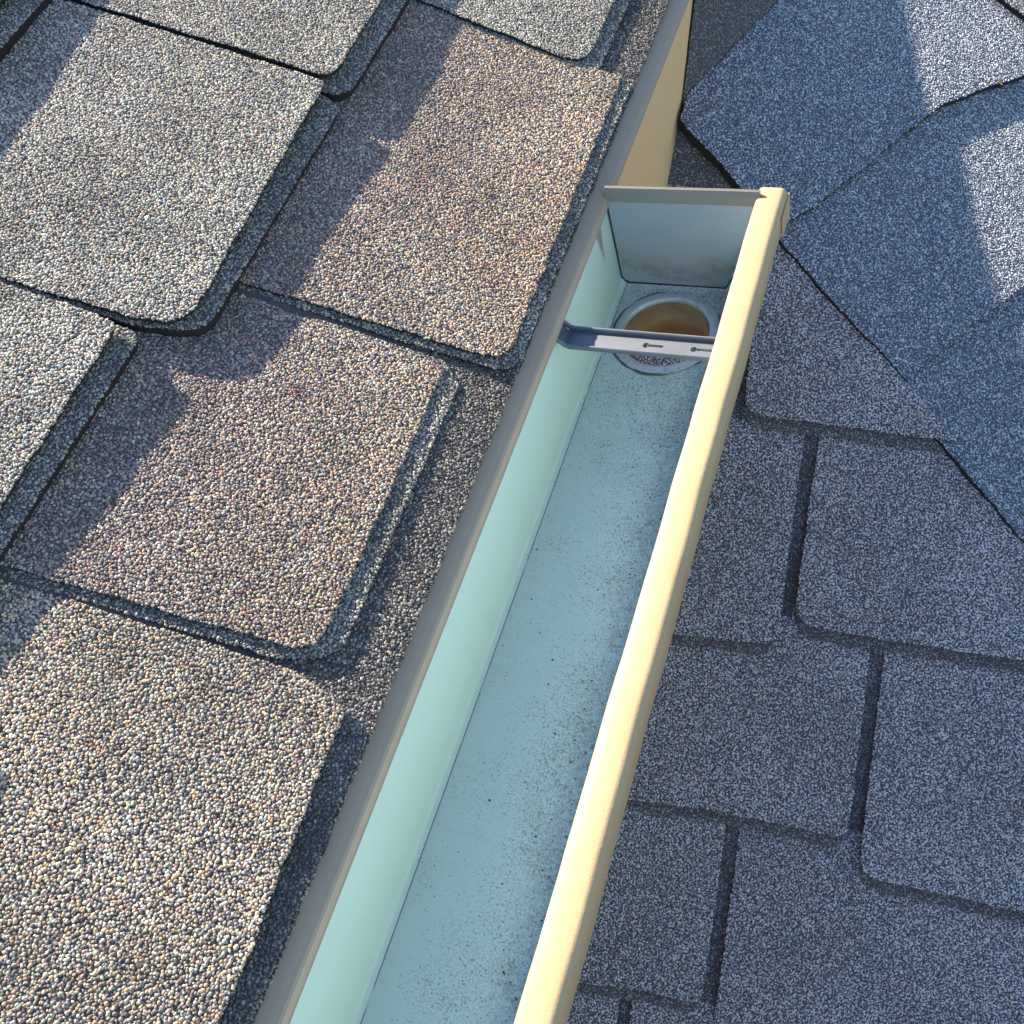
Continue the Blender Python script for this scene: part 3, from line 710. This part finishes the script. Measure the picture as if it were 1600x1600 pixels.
p3 = [(0.3026, 0.0020), (0.3247, -0.0047), (0.3651, -0.0053), (0.4128, -0.0050), (0.4583, -0.0053), (0.56, -0.0026), (0.64, 0.02), (0.60, 0.58), (0.284, 0.58), (0.2835, 0.1888), (0.2886, 0.0050)]
sm = lambda v, a, b_: (lambda q: q * q * (3 - 2 * q))(np.clip((np.asarray(v, float) - a) / (b_ - a), 0, 1))
def w1(a, b_): return .0080 + .0028 * sm(b_, .12, .24) * sm(a, .02, .13) + .0004 * (lf(np.asarray(a, float), np.asarray(b_, float), 30, 4) - .5)
def w2(a, b_): return .0030 + .0028 * sm(a, .13, .30) + .0004 * (lf(np.asarray(a, float), np.asarray(b_, float), 30, 5) - .5)
def w3(a, b_): return .0012 + 0 * np.asarray(a, float) + .0006 * (lf(np.asarray(a, float), np.asarray(b_, float), 30, 6) - .5)
def w0(a, b_): return .0080 + .0028 * sm(b_, .12, .24) * sm(a, .02, .13) + .0025 + 0 * np.asarray(a, float)
def fine(poly, step): # enough vertices for the lifted surface
    return poly
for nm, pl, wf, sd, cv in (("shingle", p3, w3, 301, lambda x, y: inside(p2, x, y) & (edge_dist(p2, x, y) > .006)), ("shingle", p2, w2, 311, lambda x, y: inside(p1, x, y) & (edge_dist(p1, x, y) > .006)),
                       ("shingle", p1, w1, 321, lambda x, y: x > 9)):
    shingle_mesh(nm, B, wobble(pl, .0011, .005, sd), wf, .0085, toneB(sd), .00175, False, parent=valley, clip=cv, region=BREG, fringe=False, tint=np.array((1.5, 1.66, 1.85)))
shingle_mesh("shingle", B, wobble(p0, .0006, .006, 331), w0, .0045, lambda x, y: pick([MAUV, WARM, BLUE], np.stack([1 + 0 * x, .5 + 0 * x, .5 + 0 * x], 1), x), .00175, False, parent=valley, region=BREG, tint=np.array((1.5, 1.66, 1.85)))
under = [(0.150, .40), (.20, .56), (-.1, .56), (-.03, .365), (.1, .37)]
shingle_mesh("shingle_underlayer", B, wobble(under, .0004, .006, 341), lambda a, b_: w0(a, b_) - .006, .003, lambda x, y: pick([DARK, MAUV], np.stack([1 + 0 * x, .5 + 0 * x], 1), x), .00175, False, parent=valley, region=BREG, tint=np.array((1.5, 1.66, 1.85)))
# shingle turned up against the fascia
o3 = np.array([-.0033, .2269, -.0773]); c3 = np.array([.0506, .384, -.0867]); f1 = np.array([-.0055, .2832, -.0223])
e3 = (c3 - o3) / np.linalg.norm(c3 - o3); g3 = (f1 - o3) - e3 * ((f1 - o3) @ e3); g3 /= np.linalg.norm(g3)
Tn = Frame(o3, e3, g3)
fp = [((q - o3) @ e3, (q - o3) @ g3) for q in (np.array([-.0058, .2132, -.0804]), o3, c3, np.array([.022, .35, -.040]), np.array([-.0055, .305, -.004]), f1)]
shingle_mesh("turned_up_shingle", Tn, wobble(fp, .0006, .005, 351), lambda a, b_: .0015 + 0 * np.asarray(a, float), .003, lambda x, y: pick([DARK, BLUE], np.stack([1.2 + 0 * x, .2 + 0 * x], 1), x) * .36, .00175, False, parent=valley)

# ------------------------------------------------------------------ small debris
def leaf(name, pos, nrm, size, ang, label):
    n_ = Vector(nrm).normalized(); q = n_.to_track_quat('Z', 'Y'); bm = bmesh.new()
    pts = [(-1, 0, .15), (-.4, .28, .0), (.2, .34, .12), (.75, .16, .30), (1.15, 0, .45), (.7, -.14, .22), (.1, -.32, .05), (-.5, -.2, 0)]
    ca, sa = math.cos(ang), math.sin(ang); rows = []
    for dz in (0, .06):
        rows.append([bm.verts.new(Vector(pos) + q @ Vector(((x * ca - y * sa) * size, (x * sa + y * ca) * size, (z + dz) * size))) for x, y, z in pts])
    bm.faces.new(rows[1]); bm.faces.new(rows[0][::-1])
    for i in range(8): bm.faces.new((rows[0][i], rows[0][(i + 1) % 8], rows[1][(i + 1) % 8], rows[1][i]))
    o = bm_obj(name, bm, [M_leaf]); tag(o, label, "leaf"); return o
leaf("dry_leaf", (-.0834, .1123, .0517), L.n, .0036, 1.9, "tiny curled dry leaf caught under the topmost shingle beside the gutter")
leaf("dry_leaf", (.2293, .0099, -.2245), B.n, .0040, .6, "small pale dry leaf on the trimmed valley edge right of the gutter")
leaf("dry_leaf", (.254, .3863, -.1820), B.n, .0042, 1.0, "pale leaf scrap at the seam by the sunlit patch in the upper right")

# grit washed off the shingles, lying loose in the trough (stones pass between 0.8 and 2 mm)
def grit():
    T, TF = TPL_HI; V = []; F = []; n_ = 0
    r = np.random.default_rng(12)
    for k in range(150):
        if k < 70: x, y = .082 - abs(r.normal(0, .012)), r.uniform(-.56, -.09)
        elif k < 100: x, y = r.uniform(.002, .080), -.004 - abs(r.normal(0, .004))
        else: x, y = r.uniform(.003, .082), r.uniform(-.60, -.09)
        if math.hypot(x - OC[0], y - OC[1]) < .0425 or x < .002: continue
        sc_ = r.uniform(.00028, .0007); q = T[k % 12] * sc_ * r.uniform(.7, 1.3, 3)
        V.append(q + np.array([x, y, -.0826 + sc_ * .4])); F.append(TF + n_); n_ += len(q)
    me = bpy.data.meshes.new("loose_grit"); me.from_pydata(np.vstack(V).tolist(), [], np.vstack(F).tolist())
    me.materials.append(M_grit); o = link("loose_grit", me); o["kind"] = "stuff"
    o["label"] = "scattered dark roof grit lying on the gutter floor"; o["category"] = "grit"
M_grit, t, b = mat("grit", (.07, .065, .055), .8)
grit()
